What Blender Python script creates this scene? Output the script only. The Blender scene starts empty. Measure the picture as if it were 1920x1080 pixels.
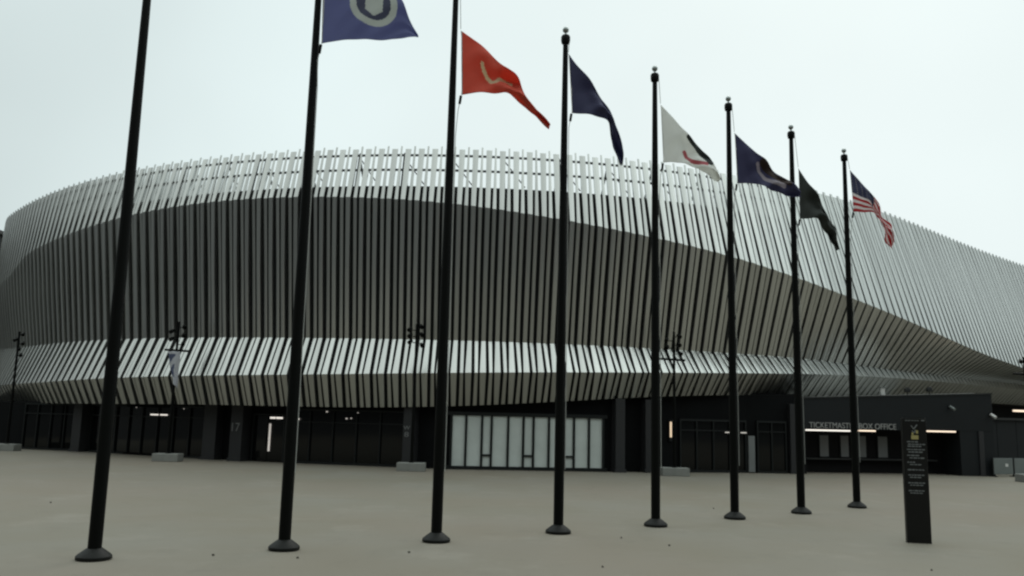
import bpy, bmesh, math, random
import numpy as np
from mathutils import Vector, Matrix

S = bpy.context.scene
COL = S.collection
random.seed(7)
R = math.radians

# ------------------------------------------------------------------ camera
cam = bpy.data.cameras.new('camera')
cam.sensor_width = 36.0
cam.lens = 1590 / 1920 * 36.0
cam.clip_end = 3000
camo = bpy.data.objects.new('camera', cam)
COL.objects.link(camo)
camo.location = (0, 0, 2.5)
camo.matrix_world = Matrix.Translation((0, 0, 2.5)) @ Matrix.Rotation(R(90 + 8.75), 4, 'X') @ Matrix.Rotation(R(1.38), 4, 'Z')
S.camera = camo

# ------------------------------------------------------------------ world: overcast, brighter ahead than behind
SUN_EL, SUN_AZ = 48, 25          # sun veiled behind the cloud, beyond the arena, a little to the right
w = bpy.data.worlds.new('World')
S.world = w
w.use_nodes = True
nt = w.node_tree
nt.nodes.clear()
N = nt.nodes.new
L = nt.links.new
wo = N('ShaderNodeOutputWorld'); bg = N('ShaderNodeBackground'); bg.inputs['Strength'].default_value = 0.1
sky = N('ShaderNodeTexSky'); sky.sky_type = 'NISHITA'; sky.sun_disc = False
sky.sun_elevation = R(SUN_EL); sky.sun_rotation = R(SUN_AZ)
sky.air_density = 1.0; sky.dust_density = 5.0; sky.ozone_density = 1.0
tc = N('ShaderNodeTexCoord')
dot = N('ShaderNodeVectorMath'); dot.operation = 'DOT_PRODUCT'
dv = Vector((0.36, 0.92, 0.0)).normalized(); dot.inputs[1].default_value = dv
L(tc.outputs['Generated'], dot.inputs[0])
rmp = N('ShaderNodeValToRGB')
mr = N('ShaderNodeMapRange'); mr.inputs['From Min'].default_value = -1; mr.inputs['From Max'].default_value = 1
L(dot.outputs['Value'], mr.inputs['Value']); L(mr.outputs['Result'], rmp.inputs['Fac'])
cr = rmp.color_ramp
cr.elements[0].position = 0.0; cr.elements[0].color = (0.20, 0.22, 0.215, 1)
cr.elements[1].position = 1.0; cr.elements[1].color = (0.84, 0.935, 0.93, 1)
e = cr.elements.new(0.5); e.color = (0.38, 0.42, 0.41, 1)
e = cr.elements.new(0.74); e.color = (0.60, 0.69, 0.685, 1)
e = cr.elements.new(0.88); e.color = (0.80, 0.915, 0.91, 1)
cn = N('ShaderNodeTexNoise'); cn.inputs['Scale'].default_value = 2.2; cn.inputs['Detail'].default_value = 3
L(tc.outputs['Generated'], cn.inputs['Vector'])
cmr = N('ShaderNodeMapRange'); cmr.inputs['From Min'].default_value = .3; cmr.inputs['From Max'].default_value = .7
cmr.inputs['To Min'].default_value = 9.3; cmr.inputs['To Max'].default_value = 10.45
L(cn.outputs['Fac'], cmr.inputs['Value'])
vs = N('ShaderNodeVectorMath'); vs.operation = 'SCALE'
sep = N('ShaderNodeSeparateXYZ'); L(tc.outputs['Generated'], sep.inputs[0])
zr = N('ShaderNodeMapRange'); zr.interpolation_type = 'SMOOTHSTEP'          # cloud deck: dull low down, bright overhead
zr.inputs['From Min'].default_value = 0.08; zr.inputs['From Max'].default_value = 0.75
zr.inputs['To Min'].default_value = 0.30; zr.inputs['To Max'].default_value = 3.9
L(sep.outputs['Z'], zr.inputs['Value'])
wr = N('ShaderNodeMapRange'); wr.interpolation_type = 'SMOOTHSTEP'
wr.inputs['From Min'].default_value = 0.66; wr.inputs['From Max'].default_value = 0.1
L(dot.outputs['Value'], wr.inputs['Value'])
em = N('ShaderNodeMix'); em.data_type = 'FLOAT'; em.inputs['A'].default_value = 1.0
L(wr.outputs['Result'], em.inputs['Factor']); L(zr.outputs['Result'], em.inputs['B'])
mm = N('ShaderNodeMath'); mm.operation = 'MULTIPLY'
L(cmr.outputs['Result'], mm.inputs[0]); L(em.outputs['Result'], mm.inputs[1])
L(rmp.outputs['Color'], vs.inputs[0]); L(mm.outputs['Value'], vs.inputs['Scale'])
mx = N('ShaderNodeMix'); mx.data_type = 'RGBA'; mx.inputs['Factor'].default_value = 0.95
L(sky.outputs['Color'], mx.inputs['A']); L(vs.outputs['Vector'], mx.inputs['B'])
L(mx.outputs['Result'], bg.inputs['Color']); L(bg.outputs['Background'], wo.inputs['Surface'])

# ------------------------------------------------------------------ sun, soft behind the cloud
sl = bpy.data.lights.new('sun', 'SUN'); sl.energy = 0.5; sl.angle = R(25); sl.color = (1.0, 0.96, 0.9)
so = bpy.data.objects.new('sun', sl); COL.objects.link(so)
sd = Vector((math.sin(R(SUN_AZ)) * math.cos(R(SUN_EL)), math.cos(R(SUN_AZ)) * math.cos(R(SUN_EL)), math.sin(R(SUN_EL))))
so.rotation_euler = sd.to_track_quat('Z', 'Y').to_euler(); so.location = sd * 100

S.view_settings.view_transform = 'Standard'; S.view_settings.look = 'None'
S.view_settings.exposure = 0.0; S.view_settings.gamma = 1.0
S.view_settings.use_curve_mapping = False
S.render.engine = 'CYCLES'
S.cycles.filter_width = 2.3          # the photograph is a soft video frame
S.cycles.max_bounces = 6

# ------------------------------------------------------------------ measured shape data (metres)
PLAN_POLY = [0.141977, -0.144214, 2.996367, 2.535183, -2.003222, -5.63301, 38.946946]
STATION = [-66, -61, -56, -51, -46, -41, -36, -31, -26, -21, -16, -11, -6, -1, 4, 9, 14, 19, 24, 29, 34, 39, 44, 49, 54, 60, 66, 72]
OFFSET = {'top': [0.0, 0.0, 0.0, 0.0, 0.0, 0.0, 0.0, 0.0, 0.0, 0.0, 0.0, 0.0, 0.0, 0.0, 0.0, 0.0, 0.0, 0.0, 0.0, 0.0, 0.0, 0.0, 0.0, 0.0, 0.0, 0.0, 0.0, 0.0], 'ub': [0.25, 0.285, 0.344, 0.431, 0.526, 0.608, 0.664, 0.695, 0.71, 0.721, 0.732, 0.752, 0.795, 0.889, 1.051, 1.265, 1.485, 1.675, 1.83, 1.962, 2.081, 2.187, 2.273, 2.337, 2.387, 2.431, 2.468, 2.49], 'w': [-0.58, -0.54, -0.478, -0.39, -0.294, -0.212, -0.158, -0.137, -0.139, -0.153, -0.17, -0.184, -0.19, -0.171, -0.102, 0.019, 0.164, 0.271, 0.288, 0.229, 0.16, 0.133, 0.14, 0.148, 0.15, 0.15, 0.15, 0.15], 'lb': [0.32, 0.364, 0.431, 0.523, 0.623, 0.71, 0.767, 0.793, 0.795, 0.785, 0.773, 0.764, 0.766, 0.797, 0.876, 1.001, 1.117, 1.128, 0.98, 0.739, 0.533, 0.431, 0.403, 0.393, 0.386, 0.378, 0.369, 0.36], 'bot': [-0.28, -0.236, -0.169, -0.077, 0.023, 0.11, 0.167, 0.193, 0.195, 0.185, 0.172, 0.153, 0.128, 0.109, 0.124, 0.18, 0.228, 0.173, -0.037, -0.325, -0.557, -0.667, -0.697, -0.707, -0.714, -0.722, -0.731, -0.74]}
HEIGHT = {'top': [16.0, 16.0, 16.0, 16.0, 16.0, 16.0, 16.0, 16.0, 16.0, 16.0, 16.0, 16.0, 16.0, 16.0, 16.0, 16.0, 16.0, 16.0, 16.0, 16.0, 16.0, 16.0, 16.0, 16.0, 16.0, 16.0, 16.0, 16.0], 'ub': [10.9, 10.9, 11.1, 12.095, 12.469, 12.755, 13.029, 13.246, 13.366, 13.388, 13.319, 13.159, 12.878, 12.475, 12.019, 11.548, 11.017, 10.41, 9.814, 9.291, 8.816, 8.38, 7.999, 7.674, 7.396, 7.134, 6.804, 6.385], 'w': [6.703, 6.524, 6.405, 6.353, 6.348, 6.357, 6.349, 6.332, 6.312, 6.285, 6.264, 6.259, 6.256, 6.243, 6.223, 6.199, 6.178, 6.17, 6.147, 6.095, 6.049, 6.029, 6.025, 6.033, 6.049, 6.071, 6.091, 6.107], 'lb': [3.927, 3.868, 3.849, 3.872, 3.921, 4.0, 4.101, 4.193, 4.266, 4.334, 4.412, 4.513, 4.629, 4.743, 4.851, 4.96, 5.076, 5.197, 5.31, 5.4, 5.472, 5.532, 5.575, 5.609, 5.64, 5.666, 5.683, 5.691], 'bot': [2.779, 2.765, 2.754, 2.746, 2.744, 2.749, 2.769, 2.802, 2.832, 2.839, 2.846, 2.91, 3.065, 3.298, 3.564, 3.799, 3.963, 4.065, 4.129, 4.179, 4.239, 4.309, 4.376, 4.432, 4.481, 4.521, 4.545, 4.561]}
POLES = [[-6.9, 14.76, 11.75], [-4.1, 16.25, 11.75], [-1.41, 17.73, 11.75], [1.16, 19.48, 11.77], [3.62, 21.18, 11.57], [6.08, 23.23, 11.6], [8.47, 25.04, 11.45], [10.96, 27.23, 11.47]]
FLAG_EDGE = {
    1: ([[0.09, 11.656], [0.574, 11.563], [1.127, 11.391], [1.518, 11.145], [1.712, 10.918], [1.857, 10.576], [2.029, 10.306]],
        [[0.152, 9.848], [0.554, 9.937], [1.086, 10.019], [1.564, 10.123], [1.83, 10.186], [1.947, 10.212], [2.032, 10.237]]),
    2: ([[0.145, 10.912], [0.396, 10.744], [0.636, 10.576], [0.936, 10.275], [1.234, 10.037], [1.435, 9.895], [1.533, 9.701], [1.653, 9.521], [1.949, 9.201], [2.173, 8.953]],
        [[0.205, 9.424], [0.551, 9.481], [0.957, 9.492], [1.212, 9.522], [1.352, 9.477], [1.481, 9.396], [1.599, 9.313], [1.74, 9.196], [1.94, 9.032], [2.139, 8.892]]),
    3: ([[0.062, 11.23], [0.245, 10.963], [0.57, 10.594], [0.893, 10.172], [1.124, 9.818], [1.214, 9.595], [1.317, 9.28], [1.395, 8.992], [1.433, 8.783], [1.421, 8.587]],
        [[0.159, 9.727], [0.388, 9.707], [0.706, 9.688], [0.935, 9.654], [1.062, 9.564], [1.114, 9.38], [1.128, 9.143], [1.167, 8.921], [1.257, 8.753], [1.371, 8.56]]),
    4: ([[0.12, 10.651], [0.354, 10.411], [0.629, 10.1], [0.902, 9.791], [1.244, 9.514], [1.476, 9.349], [1.623, 9.082], [1.729, 8.802]],
        [[0.184, 9.089], [0.417, 9.123], [0.691, 9.087], [0.937, 9.022], [1.156, 8.957], [1.374, 8.892], [1.551, 8.811], [1.714, 8.731]]),
    5: ([[0.118, 10.66], [0.386, 10.415], [0.683, 10.14], [0.935, 9.944], [1.201, 9.701], [1.571, 9.477], [1.868, 9.36], [2.102, 9.134]],
        [[0.169, 9.179], [0.439, 9.201], [0.739, 9.177], [1.036, 9.077], [1.335, 9.022], [1.633, 8.968], [1.887, 8.943], [2.111, 8.949]]),
    6: ([[0.14, 10.231], [0.341, 9.901], [0.651, 9.459], [0.96, 9.036], [1.189, 8.662], [1.293, 8.435], [1.267, 8.156], [1.399, 7.8]],
        [[0.144, 8.653], [0.434, 8.66], [0.707, 8.667], [0.847, 8.522], [0.984, 8.312], [1.122, 8.103], [1.228, 7.942], [1.35, 7.766]]),
    7: ([[0.108, 10.901], [0.395, 10.58], [0.732, 10.189], [1.03, 9.763], [1.227, 9.444], [1.429, 9.27], [1.561, 9.094], [1.608, 8.596]],
        [[0.178, 9.472], [0.528, 9.481], [0.879, 9.49], [1.044, 9.261], [1.171, 8.96], [1.316, 8.678], [1.429, 8.485], [1.561, 8.329]]),
}
FLAG_MARK = {
    1: {'c': [[1.146, 10.777]]},
    2: {'s': [[0.636, 10.169], [0.675, 10.022], [0.761, 9.853], [0.857, 9.758], [0.95, 9.772], [1.028, 9.872], [1.134, 9.838], [1.263, 9.78]]},
    4: {'dark': [[0.847, 9.804], [0.97, 9.678], [1.134, 9.511], [1.311, 9.373], [1.474, 9.235]], 'red': [[0.762, 9.416], [0.816, 9.261], [0.938, 9.164], [1.13, 9.127], [1.35, 9.146]]},
    5: {'pale': [[0.781, 9.784], [0.852, 9.568], [0.983, 9.385], [1.221, 9.267], [1.564, 9.198]], 'brown': [[0.933, 9.834], [1.123, 9.606], [1.374, 9.425], [1.717, 9.325]]},
}
SPECKS = [[-1.783, 16.232], [2.495, 18.948], [3.342, 17.922], [-12.083, 23.119], [1.679, 15.18], [6.13, 25.809], [7.598, 15.673], [-5.12, 15.421], [-3.626, 15.355]]

# ------------------------------------------------------------------ materials
def mat(name, col, rough=.6, metal=0.0, var=0.0, vscale=1.0, island=0.0, bump=0.0, bscale=20.0, spec=.5, stretch=None, trans=0.0):
    m = bpy.data.materials.new(name); m.use_nodes = True
    t = m.node_tree; b = t.nodes['Principled BSDF']; o = t.nodes['Material Output']
    b.inputs['Roughness'].default_value = rough; b.inputs['Metallic'].default_value = metal
    b.inputs['Specular IOR Level'].default_value = spec
    c = t.nodes.new('ShaderNodeRGB'); c.outputs[0].default_value = (*col, 1)
    last = c.outputs[0]
    co = t.nodes.new('ShaderNodeTexCoord')
    vec = co.outputs['Object']
    if stretch:
        mp = t.nodes.new('ShaderNodeMapping'); mp.inputs['Scale'].default_value = stretch
        t.links.new(vec, mp.inputs['Vector']); vec = mp.outputs['Vector']
    def scale(last, facsock, lo, hi):
        r = t.nodes.new('ShaderNodeMapRange'); r.inputs['To Min'].default_value = lo; r.inputs['To Max'].default_value = hi
        t.links.new(facsock, r.inputs['Value'])
        v = t.nodes.new('ShaderNodeVectorMath'); v.operation = 'SCALE'
        t.links.new(last, v.inputs[0]); t.links.new(r.outputs['Result'], v.inputs['Scale'])
        return v.outputs['Vector']
    if var:
        n = t.nodes.new('ShaderNodeTexNoise'); n.inputs['Scale'].default_value = vscale; n.inputs['Detail'].default_value = 6
        n.inputs['Roughness'].default_value = .6
        t.links.new(vec, n.inputs['Vector']); last = scale(last, n.outputs['Fac'], 1 - 2 * var, 1 + 2 * var)
    if island:
        g = t.nodes.new('ShaderNodeNewGeometry'); last = scale(last, g.outputs['Random Per Island'], 1 - island, 1 + island)
    t.links.new(last, b.inputs['Base Color'])
    if bump:
        n = t.nodes.new('ShaderNodeTexNoise'); n.inputs['Scale'].default_value = bscale; n.inputs['Detail'].default_value = 4
        t.links.new(vec, n.inputs['Vector'])
        bp = t.nodes.new('ShaderNodeBump'); bp.inputs['Strength'].default_value = bump; bp.inputs['Distance'].default_value = .02
        t.links.new(n.outputs['Fac'], bp.inputs['Height']); t.links.new(bp.outputs['Normal'], b.inputs['Normal'])
    if trans:
        tr = t.nodes.new('ShaderNodeBsdfTranslucent'); t.links.new(last, tr.inputs['Color'])
        ms = t.nodes.new('ShaderNodeMixShader'); ms.inputs['Fac'].default_value = trans
        t.links.new(b.outputs['BSDF'], ms.inputs[1]); t.links.new(tr.outputs['BSDF'], ms.inputs[2])
        t.links.new(ms.outputs['Shader'], o.inputs['Surface'])
    return m

def lamp_mat(name, col, strength):
    m = bpy.data.materials.new(name); m.use_nodes = True
    b = m.node_tree.nodes['Principled BSDF']
    b.inputs['Base Color'].default_value = (*col, 1)
    b.inputs['Emission Color'].default_value = (*col, 1); b.inputs['Emission Strength'].default_value = strength
    return m

M = {}
M['fin'] = mat('brushed_aluminium_fins', (.50, .51, .49), .28, .94, var=.05, vscale=.8, island=.09, stretch=(1, 1, .25))
M['backing'] = mat('black_backing_membrane', (.012, .013, .013), .9)
M['roof'] = mat('grey_roof_membrane', (.16, .16, .16), .8, var=.1, vscale=.2)
M['steel_dark'] = mat('dark_painted_steel', (.02, .022, .022), .5, .2, var=.1)
M['soffit'] = mat('dark_soffit_panels', (.008, .008, .008), .7, var=.1, vscale=.5)
M['basewall'] = mat('charcoal_wall_panels', (.006, .0065, .007), .8, var=.12, vscale=.6, spec=.08)
M['column'] = mat('charcoal_column_panels', (.014, .0145, .016), .6, 0, var=.08, vscale=1.2)
M['frame'] = mat('dark_window_frame', (.006, .008, .008), .5, .0, spec=.3)
M['glass'] = mat('dark_storefront_glass', (.003, .0035, .0035), .06, 0, spec=.28)
M['frost'] = mat('frosted_white_glass', (.56, .61, .585), .4, var=.13, vscale=.7)
M['office'] = mat('charcoal_office_cladding', (.0085, .0105, .012), .6, .0, var=.1, vscale=.5, spec=.25)
M['office_dark'] = mat('black_recess_panels', (.003, .003, .0035), .7, spec=.2)
M['office_panel'] = mat('grey_window_shade', (.16, .17, .17), .6, var=.1)
M['letter'] = mat('grey_letters', (.30, .30, .29), .6)
M['mark'] = mat('dim_grey_number', (.16, .165, .165), .6)
M['ledw'] = lamp_mat('cool_white_strip_lamp', (1.0, .93, .85), .85)
M['ledwarm'] = lamp_mat('warm_white_strip_lamp', (1.0, .80, .62), .95)
M['leddim'] = lamp_mat('dim_white_strip_lamp', (1.0, .92, .85), .3)
M['sconce'] = lamp_mat('warm_wall_lamp', (1.0, .75, .52), .55)
M['pole'] = mat('black_pole_paint', (.0016, .0020, .0016), .5, .0, var=.12, vscale=3, spec=.10)
M['collar'] = mat('weathered_dark_bronze', (.010, .0105, .0095), .55, .0, var=.15, vscale=6, spec=.15)
M['ball'] = mat('silver_ball', (.32, .35, .34), .35, .8)
M['rope'] = mat('grey_rope', (.35, .36, .34), .8)
M['concrete'] = mat('cast_concrete', (.20, .205, .19), .9, var=.14, vscale=3, bump=.4, bscale=30)
M['totem'] = mat('black_sign_panel', (.005, .005, .0045), .4, var=.1, vscale=2, spec=.25)
M['totem_text'] = mat('dull_grey_print', (.13, .14, .14), .6)
M['gold'] = mat('dull_gold_print', (.30, .26, .10), .5)
M['white_plastic'] = mat('white_plastic', (.6, .6, .58), .4)
M['barrier'] = mat('grey_barrier_panel', (.15, .17, .165), .5, .2, var=.1)
M['far_wall'] = mat('dark_far_building', (.02, .022, .02), .8, var=.2, vscale=.2)
M['speck'] = mat('dry_leaf', (.03, .028, .02), .9)
FT = .5
M['f_blue'] = mat('blue_flag_cloth', (.20, .22, .42), .8, var=.06, vscale=2, trans=FT)
M['f_navy'] = mat('navy_flag_cloth', (.075, .075, .155), .8, var=.08, vscale=2, trans=FT)
M['f_navy_deep'] = mat('deep_navy_flag_cloth', (.075, .078, .155), .8, var=.08, vscale=2, trans=FT)
M['f_red'] = mat('red_flag_cloth', (.72, .135, .085), .8, var=.06, vscale=2, trans=FT)
M['f_white'] = mat('white_flag_cloth', (.84, .85, .82), .8, var=.04, vscale=2, trans=FT)
M['f_black'] = mat('black_flag_cloth', (.06, .068, .062), .8, var=.1, vscale=2, trans=FT)
M['f_grey'] = mat('grey_flag_print', (.60, .63, .60), .8, trans=FT)
M['f_slate'] = mat('slate_flag_print', (.12, .13, .20), .8, trans=FT)
M['f_cream'] = mat('cream_flag_print', (.72, .60, .42), .8, trans=FT)
M['f_pink'] = mat('red_flag_print', (.55, .16, .18), .8, trans=FT)
M['f_dark'] = mat('dark_flag_print', (.06, .07, .07), .8, trans=FT)
M['f_brown'] = mat('brown_flag_print', (.06, .04, .035), .8, trans=FT)
M['f_pale'] = mat('pale_flag_print', (.42, .38, .42), .8, trans=FT)
M['f_head'] = mat('flag_heading_tape', (.55, .56, .55), .8, trans=.3)
M['usa_red'] = mat('flag_stripe_red', (.55, .045, .055), .8, trans=FT)
M['usa_white'] = mat('flag_stripe_white', (.82, .78, .78), .8, trans=FT)
M['usa_blue'] = mat('flag_canton_blue', (.075, .08, .15), .8, trans=FT)
M['banner_w'] = mat('white_banner_cloth', (.55, .56, .60), .8, trans=.3)
M['banner_b'] = mat('blue_banner_print', (.10, .12, .20), .8, trans=.3)

def ground_mat():
    m = bpy.data.materials.new('plaza_concrete'); m.use_nodes = True
    t = m.node_tree; b = t.nodes['Principled BSDF']; b.inputs['Roughness'].default_value = .85
    b.inputs['Specular IOR Level'].default_value = .3
    co = t.nodes.new('ShaderNodeTexCoord')
    def noise(s, d, r=.6):
        n = t.nodes.new('ShaderNodeTexNoise'); n.inputs['Scale'].default_value = s; n.inputs['Detail'].default_value = d; n.inputs['Roughness'].default_value = r
        t.links.new(co.outputs['Object'], n.inputs['Vector']); return n.outputs['Fac']
    def mixc(f, a, bb):
        x = t.nodes.new('ShaderNodeMix'); x.data_type = 'RGBA'
        t.links.new(f, x.inputs['Factor'])
        for k, v in (('A', a), ('B', bb)):
            if isinstance(v, tuple): x.inputs[k].default_value = (*v, 1)
            else: t.links.new(v, x.inputs[k])
        return x.outputs['Result']
    def rng(f, a, bb, lo=0., hi=1.):
        r = t.nodes.new('ShaderNodeMapRange'); r.inputs['From Min'].default_value = a; r.inputs['From Max'].default_value = bb
        r.inputs['To Min'].default_value = lo; r.inputs['To Max'].default_value = hi
        t.links.new(f, r.inputs['Value']); return r.outputs['Result']
    c = mixc(rng(noise(.22, 3), .35, .65), (.252, .248, .213), (.272, .279, .258))
    c = mixc(rng(noise(.09, 2), .42, .62, 0, .5), c, (.285, .262, .232))
    c = mixc(rng(noise(.42, 6, .7), .55, .74, 0, .7), c, (.34, .345, .325))
    c = mixc(rng(noise(1.1, 6, .7), .55, .72, 0, .32), c, (.19, .185, .165))
    c = mixc(rng(noise(35, 3), .3, .7, 0, .12), c, (.17, .17, .155))
    tint = t.nodes.new('ShaderNodeMix'); tint.data_type = 'RGBA'; tint.blend_type = 'MULTIPLY'; tint.inputs['Factor'].default_value = 1
    tint.inputs['B'].default_value = (.715, .655, .59, 1); t.links.new(c, tint.inputs['A']); c = tint.outputs['Result']
    t.links.new(c, b.inputs['Base Color'])
    bp = t.nodes.new('ShaderNodeBump'); bp.inputs['Strength'].default_value = .25; bp.inputs['Distance'].default_value = .01
    t.links.new(noise(60, 3), bp.inputs['Height']); t.links.new(bp.outputs['Normal'], b.inputs['Normal'])
    return m
M['plaza'] = ground_mat()

# ------------------------------------------------------------------ mesh helpers
class MB:
    """Collects shapes; build() links them as ONE mesh object."""
    def __init__(s): s.v = []; s.f = []; s.mi = []
    def add(s, vs, fs, mi=0):
        o = len(s.v); s.v += [tuple(v) for v in vs]; s.f += [tuple(i + o for i in f) for f in fs]; s.mi += [mi] * len(fs)
    def box(s, c, size, ax=None, mi=0, chamfer=0.0):
        """box at centre c, axes ax (3 vectors)"""
        if ax is None: ax = (Vector((1, 0, 0)), Vector((0, 1, 0)), Vector((0, 0, 1)))
        bm = bmesh.new(); bmesh.ops.create_cube(bm, size=1)
        for v in bm.verts: v.co = Vector((v.co.x * size[0], v.co.y * size[1], v.co.z * size[2]))
        if chamfer: bmesh.ops.bevel(bm, geom=list(bm.edges), offset=chamfer, segments=2, affect='EDGES', profile=.5)
        c = Vector(c); bm.verts.index_update()
        s.add([c + ax[0] * v.co.x + ax[1] * v.co.y + ax[2] * v.co.z for v in bm.verts], [[v.index for v in f.verts] for f in bm.faces], mi)
        bm.free()
    def tube(s, pts, rad, n=10, mi=0, cap=True):
        pts = [Vector(p) for p in pts]; rings = []
        rad = rad if isinstance(rad, (list, tuple)) else [rad] * len(pts)
        vs = []; fs = []
        for i, p in enumerate(pts):
            d = (pts[min(i + 1, len(pts) - 1)] - pts[max(i - 1, 0)]).normalized()
            u = d.cross(Vector((0, 1, 0.01)) if abs(d.y) < .9 else Vector((1, 0, 0))).normalized(); w_ = d.cross(u)
            for k in range(n):
                a = 2 * math.pi * k / n; vs.append(p + (u * math.cos(a) + w_ * math.sin(a)) * rad[i])
        for i in range(len(pts) - 1):
            for k in range(n):
                fs.append((i * n + k, i * n + (k + 1) % n, (i + 1) * n + (k + 1) % n, (i + 1) * n + k))
        if cap: fs.append(tuple(range(n))[::-1]); fs.append(tuple(range((len(pts) - 1) * n, len(pts) * n)))
        s.add(vs, fs, mi)
    def lathe(s, prof, n=28, c=(0, 0, 0), mi=0):
        vs = []; fs = []
        for r, z in prof:
            for k in range(n):
                a = 2 * math.pi * k / n; vs.append((c[0] + r * math.cos(a), c[1] + r * math.sin(a), c[2] + z))
        for i in range(len(prof) - 1):
            for k in range(n):
                fs.append((i * n + k, i * n + (k + 1) % n, (i + 1) * n + (k + 1) % n, (i + 1) * n + k))
        fs.append(tuple(range(n))[::-1]); fs.append(tuple(range((len(prof) - 1) * n, len(prof) * n)))
        s.add(vs, fs, mi)
    def build(s, name, mats, parent=None, smooth=False, solid=0.0):
        me = bpy.data.meshes.new(name); me.from_pydata(s.v, [], s.f)
        for m in (mats if isinstance(mats, (list, tuple)) else [mats]): me.materials.append(m)
        me.polygons.foreach_set('material_index', s.mi)
        bm = bmesh.new(); bm.from_mesh(me); bmesh.ops.recalc_face_normals(bm, faces=bm.faces); bm.to_mesh(me); bm.free()
        if smooth:
            me.polygons.foreach_set('use_smooth', [True] * len(me.polygons)); me.set_sharp_from_angle(angle=R(40))
        me.update()
        o = bpy.data.objects.new(name, me); COL.objects.link(o)
        if parent: o.parent = parent
        if solid:
            md = o.modifiers.new('thickness', 'SOLIDIFY'); md.thickness = solid; md.offset = 0
        return o

def empty(name, loc=(0, 0, 0), rz=0):
    o = bpy.data.objects.new(name, None); COL.objects.link(o); o.location = loc; o.rotation_euler = (0, 0, rz); o.empty_display_size = .3
    return o
def tag(o, label=None, cat=None, group=None, kind=None):
    for k, v in (('label', label), ('category', cat), ('group', group), ('kind', kind)):
        if v: o[k] = v
    return o
def text(name, body, size, loc, xdir, m, parent=None, width=None, depth=.02):
    cu = bpy.data.curves.new(name, 'FONT'); cu.body = body; cu.size = size; cu.extrude = depth; cu.align_x = 'LEFT'
    t = bpy.data.objects.new(name, cu); COL.objects.link(t)
    me = bpy.data.meshes.new_from_object(t.evaluated_get(bpy.context.evaluated_depsgraph_get()))
    bpy.data.objects.remove(t); bpy.data.curves.remove(cu)
    xs = [v.co.x for v in me.vertices]; x0, x1 = min(xs), max(xs); k = (width / (x1 - x0)) if width else 1
    xd = Vector(xdir).normalized(); up = Vector((0, 0, 1)); nn = xd.cross(up)
    for v in me.vertices:
        c = v.co.copy(); v.co = Vector(loc) + xd * ((c.x - x0) * k) + up * c.y + nn * c.z
    me.materials.clear(); me.materials.append(m)
    me.name = name
    o = bpy.data.objects.new(name, me); COL.objects.link(o)
    if parent: o.parent = parent
    return o

# ------------------------------------------------------------------ plan of the arena
PC = (2.0, 81.0)
def crom(x, xs, ys):
    """Catmull-Rom through (xs, ys), flat beyond the ends"""
    if x <= xs[0]: return ys[0]
    if x >= xs[-1]: return ys[-1]
    i = int(np.searchsorted(xs, x) - 1); i = max(0, min(i, len(xs) - 2))
    t = (x - xs[i]) / (xs[i + 1] - xs[i])
    p0 = ys[max(i - 1, 0)]; p1 = ys[i]; p2 = ys[i + 1]; p3 = ys[min(i + 2, len(ys) - 1)]
    return .5 * (2 * p1 + (p2 - p0) * t + (2 * p0 - 5 * p1 + 4 * p2 - p3) * t * t + (3 * p1 - p0 - 3 * p2 + p3) * t ** 3)
def radius(a):
    x = R(a); lo, hi = R(-61), R(72); xc = min(max(x, lo), hi)
    if x > hi:                                                  # beyond the measured part the flank runs on almost straight
        r0 = np.polyval(PLAN_POLY, hi); d0 = np.polyval(np.polyder(PLAN_POLY), hi)
        ux, uy = math.sin(hi), -math.cos(hi); tx, ty = d0 * ux + r0 * math.cos(hi), d0 * uy + r0 * math.sin(hi)
        vx, vy = math.sin(x), -math.cos(x)
        return r0 * (ux * ty - uy * tx) / (vx * ty - vy * tx) - 2.0 * (x - hi) ** 2
    v = np.polyval(PLAN_POLY, xc); dv = np.polyval(np.polyder(PLAN_POLY), xc)
    d = x - xc; q = max(R(-60) - x, 0)                      # the left end turns away sharply
    return v + dv * math.tanh(d * 2) / 2 - 34 * min(q, .3) ** 2 - 20.4 * max(q - .3, 0)
def plan(a):
    r = radius(a); x = R(a); return Vector((PC[0] + r * math.sin(x), PC[1] - r * math.cos(x), 0))
def normal(a):
    t = (plan(a + .4) - plan(a - .4)).normalized(); return Vector((t.y, -t.x, 0))
A0, A1 = -100.0, 112.0
_aa = np.linspace(A0, A1, 4000); _pp = np.array([plan(a)[:2] for a in _aa])
_ss = np.r_[0, np.cumsum(np.linalg.norm(np.diff(_pp, axis=0), axis=1))]
def ang(s): return float(np.interp(s, _ss, _aa))
def arc(a): return float(np.interp(a, _aa, _ss))
def off(k, a):
    if k == 'mid':
        b = .03
        return .5 * (off('ub', a) + off('w', a)) + b
    return crom(a, STATION, OFFSET[k])
def hgt(k, a):
    if k == 'mid': return .5 * (hgt('ub', a) + hgt('w', a))
    return crom(a, STATION, HEIGHT[k])
def pt(k, a, depth=0.0, dz=0.0):
    p = plan(a) + normal(a) * (off(k, a) - depth); p.z = hgt(k, a) + dz; return p

# ------------------------------------------------------------------ ground
g = MB(); n = 40
g.add([(-300, -200, 0), (300, -200, 0), (300, 400, 0), (-300, 400, 0)], [(0, 1, 2, 3)])
tag(g.build('plaza', M['plaza']), kind='structure')

pk = MB(); pk.add([(-300, -200, .004), (300, -200, .004), (300, -9, .004), (-300, -9, .004)], [(0, 1, 2, 3)])  # unseen dark ground, added behind and at left to darken the fin reflections
pk.add([(-300, -9, .004), (-46, -9, .004), (-46, 400, .004), (-300, 400, .004)], [(0, 1, 2, 3)])
tag(pk.build('added_dark_lot', mat('added_dark_ground', (.045, .045, .046), .9, var=.15, vscale=2)), kind='structure')

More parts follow.
